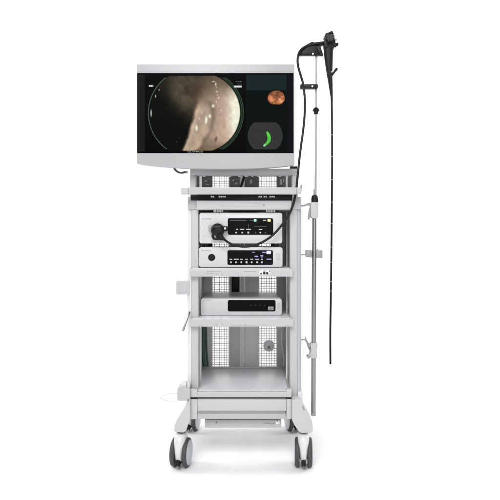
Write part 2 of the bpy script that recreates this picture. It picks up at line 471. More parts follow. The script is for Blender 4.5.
def build_casters():
    R = .0675
    def one():
        bm = bmesh.new()
        loft(bm, [(Vector((0,-.006,.040)), .0165, .045), (Vector((0,-.006,.050)), .0195, .052), (Vector((0,-.006,.085)), .0240, .056), (Vector((0,-.005,.125)), .0275, .054), (Vector((0,-.003,.146)), .0275, .046), (Vector((0,0,.159)), .0255, .038), (Vector((0,0,.162)), .022, .03)], 32, .72)
        c = obj('caster', bm, 'whiter', None, local=True, smooth=50)
        c.parent = cart
        bm = bmesh.new(); lathe(bm, [(.018,0),(.019,.002),(.019,.010),(.017,.013)], (0,0,.156), 'Z', 28); obj('swivel_ring', bm, 'tyre', c, local=True)
        for s in (-1, 1):
            bm = bmesh.new()
            xo, xi = s*.0405, s*.0185
            w = xo-xi
            prof = [(R*.55, xi),(R*.93, xi+w*.02),(R, xi+w*.22),(R, xi+w*.72),(R*.955, xi+w*.93),(R*.90, xo)]
            lathe(bm, [(r, h) for r, h in prof], (0,0,R), 'X', 48)
            wl = obj('wheel', bm, 'tyre', c, local=True, smooth=40)
            bm = bmesh.new()
            lathe(bm, [(R*.86, xo-s*.002),(R*.85, xo+s*.0022),(R*.62, xo+s*.0032),(R*.2, xo+s*.0040),(.001, xo+s*.0042)], (0,0,R), 'X', 48)
            o = obj('hub_cap', bm, 'greyb', c, local=True)
        bm = bmesh.new()
        lathe(bm, [(.012,-.022),(.012,.022)], (0,0,R), 'X', 20)
        box(bm, -.010, .010, -.060, -.02, .024, .050, .003)
        pts = [(-.004,.052),(.004,.052),(.012,.040),(.007,.034),(.010,.020),(.003,.026),(-.003,.026),(-.010,.020),(-.007,.034),(-.012,.040)]
        prism(bm, pts, -.0655, -.058, .0005)
        obj('brake_pedal', bm, 'black', c, local=True)
        return c
    base = wloc(cart)
    spots = [(PX(180.7,-.005), .012, 8.5), (PX(303.8,-.005), .012, 5), (PX(180.5), .505, 10), (PX(303.0), .505, -12)]
    proto = one()
    for i, (x, y, a) in enumerate(spots):
        if i == 0: c = proto
        else:
            c = proto.copy(); COL.objects.link(c); c.parent = cart
            for ch in list(proto.children):
                q = ch.copy(); COL.objects.link(q); q.parent = c
        c.location = Vector((x, y, 0)) - base
        c.rotation_euler = (0, 0, -math.radians(a))
build_casters()

def build_side_fittings():
    # grey hook block on the left column
    bm = bmesh.new(); pbox(bm, 175.9, 189.4, 281.2, 294.6, .035, .085, .003, 3); b = obj('hook_block', bm, 'grey', cart)
    bm = bmesh.new(); pbox(bm, 177.6, 187.0, 283.4, 292.6, .0325, .04, .002, 3); obj('block_cover', bm, 'shelf', b)
    bm = bmesh.new(); tube(bm, [P(188.1,283.6,.032), P(188.1,292,.032)], .0016, 10); obj('block_pin', bm, 'whiter', b)
    # short lever slanting down from the column
    bm = bmesh.new()
    tube(bm, [P(189.6,312.0,.03), P(188.2,315.4,.015), P(183.6,329.2,.0)], .0052, 14); l = obj('lever', bm, 'tube', cart)
    bm = bmesh.new(); tube(bm, [P(183.9,328.2,.0015), P(182.9,331.0,-.0015)], .0058, 14); obj('lever_tip', bm, 'midgrey', l)
    # scope tip holder low on the left
    bm = bmesh.new(); pprism(bm, rrect(177.2, 189.8, 388.2, 400.9, 1.1), -.03, .05, .002)
    h = obj('holder', bm, 'shelf', cart)
    bm = bmesh.new(); pbox(bm, 180.8, 186.4, 382.6, 388.2, -.01, .03, .002); pbox(bm, 187.2, 189.6, 383.5, 388.2, -.012, .03, .001); obj('holder_clip', bm, 'whiter', h)
    bm = bmesh.new()
    tube(bm, smooth_path([P(177.4,393.6,0), P(171,393.6,-.01), P(163,395.2,-.025), P(159.6,397.0,-.03), P(163,399.4,-.025), P(170,401.4,-.01), P(177.4,401.6,0)], 6), .0034, 12)
    cyl_y(bm, 160.2, 397.0, -.034, -.026, 1.3)
    obj('holder_loop', bm, 'clear', h)
build_side_fittings()

# ------------------------------------------------------------------ the monitor
mon = thing('monitor', 'wide flat medical monitor with white bezel at the top of the trolley', 'monitor', P(215,169.8,0))
def build_monitor():
    Y = -.03
    def edge(x):     # bowed lower edge of the chin
        t = (x-136.5)/157.9
        return 163.4 + 4.9*max(0.0, 1-(2*t-1)**2)**.8 + 1.4*t
    low = [(294.4 - i*157.9/24, edge(294.4 - i*157.9/24)) for i in range(25)]
    bm = bmesh.new()
    pprism(bm, [(136.5,64.2),(294.4,64.2)] + low, Y, Y+.038, .002, 2)
    h = obj('housing', bm, 'bezel', mon, smooth=25)
    bm = bmesh.new()
    pprism(bm, rrect(150, 281, 75, 158, 6), Y+.038, Y+.068, .008, 3); obj('back_cover', bm, 'grey', mon)
    bm = bmesh.new(); pbox(bm, 205, 228, 120, 160, Y+.069, Y+.10, .004); pbox(bm, 209, 224, 150, 172, Y+.10, Y+.14, .004); obj('mount_arm', bm, 'grey', mon)
    # display: one lit sheet, its picture computed cell by cell
    x0, x1, y0, y1 = 137.2, 293.5, 73.2, 153.0
    nx, ny = 680, 350
    xs = np.linspace(x0, x1, nx); ys = np.linspace(y0, y1, ny)
    Xg, Yg = np.meshgrid(xs, ys)
    C = picture(Xg, Yg)
    Yd = Y-.0016
    kk = (D+Yd)/F; org = wloc(mon)
    co = np.stack([(Xg-CX)*kk-org.x, np.full_like(Xg, Yd-org.y), ZC-(Yg-CY)*kk-org.z], -1).reshape(-1,3)
    idx = np.arange(nx*ny).reshape(ny, nx)
    faces = np.stack([idx[:-1,:-1], idx[1:,:-1], idx[1:,1:], idx[:-1,1:]], -1).reshape(-1,4)
    me = bpy.data.meshes.new('screen')
    me.vertices.add(nx*ny); me.vertices.foreach_set('co', co.astype(np.float32).ravel())
    me.loops.add(faces.size); me.loops.foreach_set('vertex_index', faces.astype(np.int32).ravel())
    me.polygons.add(len(faces)); me.polygons.foreach_set('loop_start', np.arange(0, faces.size, 4, dtype=np.int32))
    me.update(calc_edges=True)
    at = me.color_attributes.new('picture', 'FLOAT_COLOR', 'POINT')
    lin = np.where(C <= .04045, C/12.92, ((C+.055)/1.055)**2.4)
    at.data.foreach_set('color', np.concatenate([lin.reshape(-1,3), np.ones((nx*ny,1))], 1).astype(np.float32).ravel())
    m = bpy.data.materials.new('lit_display'); m.use_nodes = True
    nt = m.node_tree; b = nt.nodes['Principled BSDF']
    b.inputs['Base Color'].default_value = (.0008,.0008,.0008,1); b.inputs['Roughness'].default_value = .35
    b.inputs['Specular IOR Level'].default_value = .015
    a = nt.nodes.new('ShaderNodeAttribute'); a.attribute_name = 'picture'
    nt.links.new(a.outputs['Color'], b.inputs['Emission Color']); b.inputs['Emission Strength'].default_value = 1.0
    me.materials.append(m)
    s = bpy.data.objects.new('screen', me); COL.objects.link(s); s.parent = mon
    # thin black edge so the sheet reads as glass with thickness
    bm = bmesh.new(); pbox(bm, 137.1, 293.6, 73.1, 153.1, Y-.0013, Y+.001, 0); obj('screen_glass', bm, 'glossblk', mon)
    t = text('lettering', 'OLYMPUS', 187.4, 152.4, Y-.0021, 15.4, 'markdim2', mon, .0, 1.4)
    # short dark lead looping out under the chin
    bm = bmesh.new()
    tube(bm, smooth_path([P(172.8,165.2,.02), P(174.3,168.6,.015), P(177.2,171.6,.01), P(181,172.8,.012), P(185.6,172.0,.03)], 8), .0052, 12)
    c = obj('signal_lead', bm, 'cableG', mon)
    bm = bmesh.new(); tube(bm, [P(185.2,172.1,.028), P(187.2,172.4,.036)], .0062, 12); obj('lead_plug', bm, 'chrome', c)

def vnoise(x, y, seed):
    r = np.random.RandomState(seed); n = 64; g = r.rand(n, n)
    xi = np.floor(x).astype(int); yi = np.floor(y).astype(int); fx = x-xi; fy = y-yi
    fx = fx*fx*(3-2*fx); fy = fy*fy*(3-2*fy)
    a = g[yi%n, xi%n]; b = g[yi%n, (xi+1)%n]; c = g[(yi+1)%n, xi%n]; d = g[(yi+1)%n, (xi+1)%n]
    return (a*(1-fx)+b*fx)*(1-fy)+(c*(1-fx)+d*fx)*fy
def fbm(x, y, seed, o=4):
    s = 0; a = .5
    for i in range(o): s = s + a*vnoise(x*2**i, y*2**i, seed+i); a *= .5
    return s/(1-.5**o)
def ss(a, b, x):
    t = np.clip((x-a)/(b-a), 0, 1); return t*t*(3-2*t)

def picture(X, Y):
    C = np.zeros(X.shape+(3,))
    def rgb(*c): return np.array(c)/255.0
    def put(mask, col):
        nonlocal C
        m = np.clip(mask, 0, 1)[..., None]; C = C*(1-m) + col*m
    def rect(a, b, c, d, e=.15): return ss(a-e,a+e,X)*(1-ss(b-e,b+e,X))*ss(c-e,c+e,Y)*(1-ss(d-e,d+e,Y))
    put(np.ones_like(X), rgb(4,4,5))
    put(1-ss(144.3,145.3,X), rgb(27,27,30))
    put(rect(246.2,300,70,160), rgb(5,13,13))
    put(rect(246.2,286.4,73,90.2,.4), rgb(22,37,37))
    put(ss(286,287.2,X), rgb(15,15,20))
    put(1-ss(74.2,75.4,Y), rgb(7,7,9))
    put(ss(151.2,152.0,Y)*(1-ss(245,246,X)), rgb(3,3,3))
    # --- endoscopic view: two arcs, flat top and bottom
    dl = np.hypot(X-193.1, Y-113); dr = np.hypot(X-200.5, Y-112.6)
    inside = (1-ss(43.4,44.6,dl)*(X<197))*(1-ss(38.9,40.2,dr)*(X>=197))*ss(75.0,76.6,Y)*(1-ss(150.2,151.2,Y))
    wx = X + 5*(fbm(X/9, Y/9, 3)-.5); wy = Y + 5*(fbm(X/9, Y/9, 13)-.5)
    n1 = fbm(X/11, Y/11, 21); n2 = fbm(X/3.2, Y/3.2, 33); n3 = fbm(X/20, Y/20, 41)
    # base wall, bright towards the right rim
    t = ss(196, 240, wx + .10*(wy-113))
    wall = (1-t)[...,None]*rgb(136,116,98) + t[...,None]*rgb(218,192,172)
    rim = ss(222,238.5, wx - .004*(wy-112)**2)
    wall = wall*(1-rim[...,None]) + rim[...,None]*rgb(242,243,222)
    up = 1-ss(76,101, wy + .10*(235-wx)*0)
    wall = wall*(1-.70*up[...,None]) + .70*up[...,None]*rgb(70,60,44)
    dn = ss(134,154, wy)
    wall = wall*(1-.62*dn[...,None]) + .62*dn[...,None]*rgb(92,72,52)
    pink = ss(.5,.75,n1)*ss(100,118,Y)
    wall = wall*(1-.25*pink[...,None]) + .25*pink[...,None]*rgb(214,160,136)
    wall = wall*(.90+.20*n2[...,None])
    # fold: pale tongue to the right of the lumen edge
    ex = np.interp(Y, [74,90,97,104,110,121,136.5,147,152], [209,203,200,197.6,195.8,193,188.5,184.4,182])
    ex2 = np.interp(Y, [74,95,104,115,125,135,145,152], [215,205,209,211.6,211.2,207.4,201,195])
    ed = wx-ex
    fold = ss(-1.6,2.2,X-ex+1.6*(n2-.5)*2)*(1-ss(-3.5,4.0,wx-ex2))*ss(95,110,Y)
    fcol = rgb(172,152,132)*(.80+.42*n1[...,None])*(1.06-.10*n2[...,None])
    fl = ss(0,6,X-ex); fcol = fcol*(1.14-.16*fl[...,None])
    wall = wall*(1-fold[...,None]) + fcol*fold[...,None]
    crease = np.exp(-((wx-ex2-1.2)/2.4)**2)*ss(98,106,Y)
    wall = wall*(1-.17*crease[...,None])
    # lumen: dark to the left of the edge, fading upward into brown
    lum = 1-ss(-2.8,1.2, X-ex+3.0*(n1-.5))
    upfade = np.clip(1-ss(80,118, Y + (X-160)*(-.55) + 30*(n3-.5) + 7), 0, 1)
    dark = rgb(11,12,9)
    brown = rgb(82,73,60)*(.35+.95*n1[...,None]+.25*n2[...,None])
    q = upfade*ss(146,182,X)
    lcol = dark*(1-q[...,None]) + brown*q[...,None]
    soft = 1-ss(-10,4, X-ex+3*(n1-.5))
    lm = np.where(Y<103, soft*(1-ss(95,103,Y))+lum*ss(95,103,Y), lum)
    view = wall*(1-lm[...,None]) + lcol*lm[...,None]
    brownpatch = np.exp(-(((X-196)/7)**2+((Y-92)/12)**2))*.5
    view = view*(1-brownpatch[...,None]) + brownpatch[...,None]*rgb(62,44,32)
    # wet highlights
    for hx, hy, rx, ry, a in ((213.4,81.6,1.6,.6,.7),(215.6,84.2,.8,1.5,.8),(216.4,87,.7,.9,.45),(216.8,91.8,1,.9,.55),(217.5,94.8,.7,.8,.4),(218.8,97.8,.9,.9,.6),(216.3,102,.7,1.2,.5),
                              (213,106,1.4,1.5,.9),(209.8,116.2,1.1,1.9,.95),(206.4,119.6,1.3,3.4,.9),(205.6,122.4,1.0,1.6,.5),(199.2,118.6,.7,1.3,.5),(196.6,127.6,1.1,2.4,.9),(196.9,130,.8,1.3,.6),
                              (194.6,134,.5,1.2,.4),(221.4,110.2,.8,1.2,.4),(218.2,112.6,1.0,.5,.3),(201.6,112.6,.6,1.4,.35),(224,105,.6,.6,.25),(226.4,118,.6,.5,.25)):
        h = np.exp(-(((X-hx+.5*(n2-.5))/rx)**2+((Y-hy)/ry)**2)*1.1)*a*1.15
        view = view*(1-np.clip(h,0,1)[...,None]) + np.clip(h,0,1)[...,None]*rgb(255,252,228)
    spot = np.exp(-(((X-216+.18*(Y-139))/1.0)**2+((Y-139)/2.4)**2)); view = view*(1-.55*spot[...,None])
    put(inside, view)
    # green arcs
    band = ss(77,78,Y)*(1-ss(148.8,149.6,Y))
    la = np.exp(-((dl-44.7)/.42)**2)*band*(X<172)
    put(la*.75, rgb(120,150,130))
    rb = band*(X>218)
    put(ss(40.0,40.5,dr)*(1-ss(42.8,43.3,dr))*rb, rgb(20,34,24))
    put(np.exp(-((dr-41.4)/.30)**2)*rb*.4, rgb(100,150,100))
    put(np.exp(-((dr-43.0)/.30)**2)*rb*.55, rgb(120,150,118))
    for hx, hy, rx, ry, a in ((159.2,89.9,.8,1.0,.6),(155.6,96.2,.7,1.5,.85),(151.1,113.2,.75,3.9,.9),(176.4,142,.6,.6,.35),(179.0,137.4,.5,.5,.25)):
        put(np.exp(-(((X-hx)/rx)**2+((Y-hy)/ry)**2)**2)*a, rgb(205,222,205))
    put(rect(148.9,152.8,85.0,86.8,.3)*.95, rgb(225,225,225))
    put(rect(152.9,154.2,85.6,86.4,.3)*.7, rgb(190,190,190))
    # read-outs
    for i, (a, b) in enumerate(((235.6,237.0),(237.8,239.0),(239.6,241.6))):
        put(rect(a,b,81.1,82.0,.2)*.55, rgb(170,180,180))
    for a, b in ((236.8,238.2),(238.8,240.0),(240.4,241.8)):
        put(rect(a,b,83.5,84.3,.2)*.4, rgb(150,160,160))
    put(rect(234.0,241.8,85.6,87.5,.3)*.95, rgb(235,238,238))
    # small round live picture
    ee = ((X-276.3)/9.1)**2+((Y-97.8)/7.8)**2
    halo = np.clip(1-ss(.9,1.45,ee),0,1)
    put(halo*.8, rgb(14,8,6))
    m3 = fbm(X/4.2+9, Y/4.2, 57); m4 = fbm(X/1.8, Y/1.8, 61)
    tc = rgb(138,80,52)*(.5+.9*m3[...,None])+ rgb(80,66,50)*(ss(.5,.75,m4))[...,None]*.7
    tc = tc + np.exp(-(((X-271.5)/2.2)**2+((Y-98.5)/3.2)**2))[...,None]*rgb(90,70,50) + np.exp(-(((X-281)/3)**2+((Y-101)/2.2)**2))[...,None]*rgb(110,90,66)
    put((1-ss(.78,1.0,ee+.25*(m4-.5)))*(1-ss(104.0,104.8,Y)), np.clip(tc,0,1))
    # position view, grey with the bright green scope shape
    g = (1-ss(17.2,17.8,np.hypot((X-265.2),(Y-135.8)*1.0)))*ss(121.9,122.7,Y)*(1-ss(148.9,149.7,Y))
    put(g, np.array(rgb(53,53,55))*(.94+.1*n2[...,None]))
    pts = [(267.4,132.6),(268.4,134.6),(269.3,137.6),(268.9,140.6),(267.3,143.1),(264.2,145.6)]
    dist = np.full(X.shape, 99.0); tt = np.zeros_like(X)
    for i in range(len(pts)-1):
        (ax,ay),(bx,by) = pts[i], pts[i+1]
        u = np.clip(((X-ax)*(bx-ax)+(Y-ay)*(by-ay))/((bx-ax)**2+(by-ay)**2),0,1)
        dd = np.hypot(X-ax-u*(bx-ax), Y-ay-u*(by-ay)); nearer = dd<dist
        dist = np.where(nearer, dd, dist); tt = np.where(nearer, (i+u)/(len(pts)-1), tt)
    w = .75+1.0*np.sin(np.pi*np.clip(.15+tt*.8,0,1))
    put(np.clip(1-ss(w*.9,w+1.8,dist),0,1)*.6, rgb(22,52,18))
    gm = 1-ss(w-.35,w+.35,dist)
    put(gm, np.array(rgb(92,196,72))*(.86+.28*n2[...,None]))
    put(gm*ss(.86,1,tt), rgb(170,225,190))
    return np.clip(C, 0, 1)
build_monitor()

# ------------------------------------------------------------------ the devices
def device_body(root, x0, x1, y0, y1, Y, depth, r=.006, m='device'):
    bm = bmesh.new()
    pts = [(PX(x,Y), PZ(y,Y)) for x, y in rrect(x0, x1, y0, y1, 2.2, 4)]
    prism(bm, pts, Y, Y+depth, .0022, 2)
    return obj('housing', bm, m, root, smooth=40)
def feet(root, x0, x1, y, Y, depth, zb):
    for x in (x0+6, x1-6):
        for dy in (.03, depth-.03):
            bm = bmesh.new(); zt = PZ(y,Y)
            lathe(bm, [(.011, zb), (.012, zb+.001), (.012, zt)], (PX(x,Y), Y+dy, 0), 'Z', 20)
            obj('foot', bm, 'black', root)
def panel(root, x0, x1, y0, y1, Y, r=1.6):
    bm = bmesh.new(); pprism(bm, rrect(x0, x1, y0, y1, r, 4), Y-.0022, Y+.001, .0006, 1)
    return obj('control_panel', bm, 'glossblk', root)
def dashes(parent, rows, Y, m, name='marking'):
    bm = bmesh.new()
    for a, b, y0, y1 in rows: pbox(bm, a, b, y0, y1, Y-.0028, Y-.0018, 0)
    return obj(name, bm, m, parent)
def button(parent, x, y, r, Y, m):
    bm = bmesh.new(); cyl_y(bm, x, y, Y-.0042, Y-.0018, r, 20); return obj('button', bm, m, parent)

YA = .02
lsrc = thing('light_source', 'upper white device with a scope connector plugged into its left side', 'light source', P(240.7, 243.5, YA))
def build_upper():
    Y = YA
    device_body(lsrc, 199.4, 282.3, 212.7, 243.4, Y, .36)
    feet(lsrc, 199.4, 282.3, 243.3, Y, .36, PZ(247.0, .03)+.0005)
    p = panel(lsrc, 227.8, 273.2, 218.2, 234.8, Y)
    dashes(p, [(236.2,238.2,228.9,229.8),(240.0,244.2,228.9,229.8),(246.2,251.0,228.9,229.8),(258.8,262.3,229.0,229.8),(263.0,266.2,219.8,220.7)], Y, 'mark')
    dashes(p, [(249.6,252.8,220.0,220.7),(254,267,226.3,226.7),(248.2,248.7,224.4,228.0),(229.5,247,220.3,220.7)], Y, 'markdim')
    for x, r, m in ((236.1,.85,'mark'),(242.2,.85,'mark'),(248.3,1.05,'mark'),(255.6,.7,'markdim'),(260.3,.8,'mark'),(265.4,.7,'markdim')): button(p, x, 232.6, r, Y, m)
    for x, m, r in ((255.1,'lampG',1.35),(269.1,'lampY',1.55)):
        bm = bmesh.new(); pprism(bm, rrect(x-r, x+r, 220.4-r*.85, 220.4+r*.85, .6, 3), Y-.0035, Y-.001, .0004, 1); obj('indicator_lamp', bm, m, p)
    text('lettering', 'OLYMPUS', 201.9, 219.5, Y-.0006, 9.4, 'ink', lsrc, .0, 1.15)
    bm = bmesh.new(); pprism(bm, rrect(276.4,280.2,222.6,229.4,.5,3), Y-.002, Y+.001, .0005, 1); obj('power_switch', bm, 'shelf', lsrc)
    # scope socket ring behind the plugged connector, and a raised arc of its guard
    bm = bmesh.new()
    R = 8.6*k(Y); c = P(218.2,230.6,Y)
    lathe(bm, [(R*.75,-.006),(R*.98,-.006),(R,-.004),(R,.001),(R*.75,.001)], c, 'Y', 40); obj('socket_ring', bm, 'device', lsrc)
    # faint printed marks low on the left
    for x in (203.2,205.6,208.2):
        bm = bmesh.new(); pbox(bm, x, x+1.1, 236.0, 237.0, Y-.0006, Y+.0002, 0); obj('marking', bm, 'grey', lsrc)
build_upper()

YB = .03
proc = thing('video_processor', 'white device with round black socket and violet lamp beneath the upper white device', 'video processor', P(240.7, 268, YB))
def build_lower():
    Y = YB
    device_body(proc, 199.0, 282.6, 247.2, 267.2, Y, .36)
    feet(proc, 199, 282.6, 267.1, Y, .36, PZ(268.6)+.002)
    p = panel(proc, 227.4, 273.0, 250.2, 264.9, Y)
    dashes(p, [(229.4,232.2,258.8,259.7),(233.8,238.6,258.8,259.7),(240.0,242.8,258.8,259.7),(245.2,247.8,258.8,259.7),(250.2,253.2,258.8,259.7),(255.2,259.0,258.8,259.7),(261.0,262.9,258.8,259.7)], Y, 'mark')
    dashes(p, [(266.6,271.4,258.7,259.7),(261.9,265.6,251.9,252.9),(252.0,255.0,251.9,252.6),(254.6,258.2,255.8,257.0),(260.4,263.2,255.2,256.4),(261.6,262.4,256.4,258.2)], Y, 'markV')
    for i, x in enumerate((231,236,241.3,246.6,251.7,257,262)): button(p, x, 262.3, .95 if i != 3 else 1.1, Y, 'mark')
    bm = bmesh.new(); pprism(bm, rrect(266.4,271.0,250.9,254.0,.8,3), Y-.0035, Y-.001, .0004, 1); obj('indicator_lamp', bm, 'lampV', p)
    text('lettering', 'OLYMPUS', 201.6, 251.0, Y-.0006, 9.2, 'ink', proc, .0, 1.1)
    bm = bmesh.new(); R = 3.3*k(Y)
    lathe(bm, [(R*1.06,.001),(R*1.06,-.003),(R*.9,-.005),(R*.8,-.005),(R*.74,-.002),(R*.7,-.0008),(.0005,-.0008)], P(211.6,257.4,Y), 'Y', 32)
    s = obj('socket', bm, 'black', proc)
    bm = bmesh.new(); cyl_y(bm, 211.6, 257.4, Y-.003, Y+.003, 1.2); obj('socket_pin', bm, 'black', s)
    bm = bmesh.new(); pprism(bm, rrect(276.4,280.2,253.6,260.0,.5,3), Y-.002, Y+.001, .0005, 1); obj('power_switch', bm, 'shelf', proc)
build_lower()

YC = .095
rec = thing('control_unit', 'lone white box unit with a long black front panel on the middle shelf', 'control unit', P(241, 316.5, YC))
def build_recorder():
    Y = YC
    device_body(rec, 200.6, 281.8, 298.6, 315.6, Y, .33, m='device')
    feet(rec, 200.6, 281.8, 315.5, Y, .33, PZ(319)+.002)
    p = panel(rec, 227.8, 275.6, 300.1, 311.4, Y, 1.5)
    rows = []
    for i, x in enumerate((250.4,254.8,259.4,264.0)): rows.append((x, x+1.5, 304.8, 305.4))
    dashes(p, rows, Y, 'markdim')
    bm = bmesh.new(); pprism(bm, rrect(268.0,273.6,306.6,310.2,.4,2), Y-.003, Y-.001, .0003, 1); obj('badge', bm, 'midgrey', p)
    dashes(p, [(268.6,273.0,308.1,308.4),(268.6,271.4,309.2,309.5)], Y-.001, 'markdim')
    text('lettering', 'OLYMPUS', 202.2, 300.6, Y-.0006, 9.0, 'ink', rec, 0, 1.0)
    bm = bmesh.new(); pprism(bm, rrect(277.0,280.2,302.8,308.6,.5,3), Y-.0016, Y+.001, .0004, 1); obj('power_switch', bm, 'shelf', rec)
build_recorder()

# ------------------------------------------------------------------ endoscope stand
pole = thing('endoscope_hanger', 'slim metal pole clamped to the right side with a black hanger on top', 'hanger pole', P(314, 415, .08))
def build_pole():
    Y = .08
    bm = bmesh.new(); tube(bm, [P(316.4,50,Y), P(316.0,110,Y), P(315.6,200,Y)], .0052, 20); obj('upper_rod', bm, 'chrome', pole)
    bm = bmesh.new(); tube(bm, [P(314.4,214,Y), P(313.9,300,Y), P(313.4,413,Y)], [.0108,.0114,.0117], 24)
    lo = obj('lower_tube', bm, 'tube', pole)
    bm = bmesh.new(); tube(bm, [P(313.4,412.8,Y), P(313.38,415.4,Y)], .0124, 24); obj('end_cap', bm, 'fitting', lo)
    for y in (242, 263.2):
        bm = bmesh.new(); cyl_y(bm, 312.9, y, Y-.0150, Y-.008, .75); obj('rivet', bm, 'ink', lo)
    # mid-height knob
    bm = bmesh.new(); c = P(316,114.2,Y)
    lathe(bm, [(.008,0),(.0105,.002),(.0105,.009),(.012,.013),(.0165,.017),(.0170,.020),(.013,.027),(.008,.031),(.005,.033)], c, 'Z', 28); obj('rod_knob', bm, 'rubber', pole)
    # black cap and white clamp
    bm = bmesh.new(); lathe(bm, [(.0165,0),(.0172,.003),(.0172,.020),(.014,.032),(.008,.0365),(.006,.037)], P(314.7,202.4,Y), 'Z', 32); obj('lock_knob', bm, 'rubber', pole)
    bm = bmesh.new(); tube(bm, [P(314.2,189.5,Y), P(314.2,195,Y)], .0040, 12); obj('rod_clip', bm, 'fitting', pole)
    bm = bmesh.new()
    pprism(bm, [(310.6,202.2),(318.6,202.2),(318.2,217.8),(316.6,218.4),(312.2,218.2),(310.8,216.0)], Y-.022, Y+.022, .003, 3)
    c = obj('clamp', bm, 'grey', pole)
    bm = bmesh.new(); pprism(bm, [(310.4,205.6),(310.4,216.6),(309.4,219.8),(308.2,219.0),(308.8,211)], Y-.01, Y+.01, .0015); obj('clamp_lever', bm, 'fitting', c)
    bm = bmesh.new(); tube(bm, smooth_path([P(299.5,205.8,Y), P(304,205.6,Y), P(307.5,204.4,Y), P(311,204.4,Y)], 5), [.0042]*10+[.0062]*6, 12); obj('bracket_arm', bm, 'fitting', c)
    # two dark blocks gripping the tube
    bm = bmesh.new(); pprism(bm, [(306.0,250.0),(311.9,250.2),(311.9,257.8),(306.2,257.0)], Y-.018, Y+.018, .0015)
    pprism(bm, [(316.2,250.4),(322.6,250.2),(322.6,258.0),(316.4,257.8)], Y-.018, Y+.018, .0015)
    box(bm, PX(306.5,Y), PX(322,Y), Y+.012, Y+.018, PZ(257,Y), PZ(251,Y), .001)
    b = obj('tube_block', bm, 'midgrey', pole)
    bm = bmesh.new(); tube(bm, [P(300,254.6,Y), P(306.6,254.6,Y)], .0040, 12); obj('bracket_arm', bm, 'fitting', b)
    bm = bmesh.new(); tube(bm, [P(317.4,249,Y-.012), P(317.4,250.6,Y-.012)], .0035, 10); obj('block_screw', bm, 'fitting', b)
    # lower white clamp with two knobs
    bm = bmesh.new(); pprism(bm, [(310.6,343.4),(317.4,343.0),(317.6,347),(316.8,350),(317.2,358.4),(311.0,358.6),(309.8,355),(310.8,350)], Y-.02, Y+.02, .0025, 3)
    c = obj('clamp', bm, 'grey', pole)
    bm = bmesh.new(); tube(bm, smooth_path([P(299.5,339.8,Y), P(304.6,339.6,Y), P(306.4,340.6,Y), P(308.6,347,Y), P(311,351.5,Y)], 5), .0042, 12); obj('bracket_arm', bm, 'fitting', c)
    bm = bmesh.new(); tube(bm, [P(305.4,336.6,Y), P(305.6,341,Y)], [.0032,.0048], 10); obj('arm_screw', bm, 'fitting', c)
    for x, y, r in ((309.4,345.4,1.2),(308.6,357.2,1.5),(310.4,350.6,.9)):
        bm = bmesh.new(); cyl_y(bm, x, y, Y-.026, Y+.012, r); obj('clamp_knob', bm, 'fitting', c)
    # black clip that holds the cord beside the rod
    bm = bmesh.new(); pprism(bm, rrect(300.4,318.0,84.0,88.2,1.0), Y-.020, Y+.006, .002, 2)
    cl = obj('cord_clip', bm, 'rubber', pole)
    bm = bmesh.new(); cyl_y(bm, 312.4, 86.2, Y-.0235, Y-.018, .9); obj('clip_screw', bm, 'sticker', cl)
    # black hanger head on top
    bm = bmesh.new()
    pprism(bm, [(298.6,54.9),(298.4,52.4),(299.8,49.4),(303.4,46.2),(308.4,43.3),(312.2,41.4),(314.4,42.0),(316.8,43.6),(318.6,45.4),(320.4,50.0),(322.2,54.9),(310,54.9)], Y-.020, Y+.006, .004, 3)
    h = obj('hanger_head', bm, 'rubber', pole, smooth=45)
    bm = bmesh.new(); pprism(bm, [(316.6,46.4),(320.2,45.0),(323.6,55.4),(320.0,55.4)], Y-.026, Y-.008, .0025, 2); obj('hanger_rib', bm, 'black', h)
    bm = bmesh.new(); pprism(bm, [(311.5,46.2),(318,43.2),(324.8,40.4),(325.4,43.6),(319,46.0),(313,49.2)], Y-.018, Y+.012, .003, 2); obj('hook_arm', bm, 'black', h)
    bm = bmesh.new(); cyl_y(bm, 313.0, 53.6, Y-.0235, Y-.018, .85); obj('head_screw', bm, 'sticker', h)
build_pole()

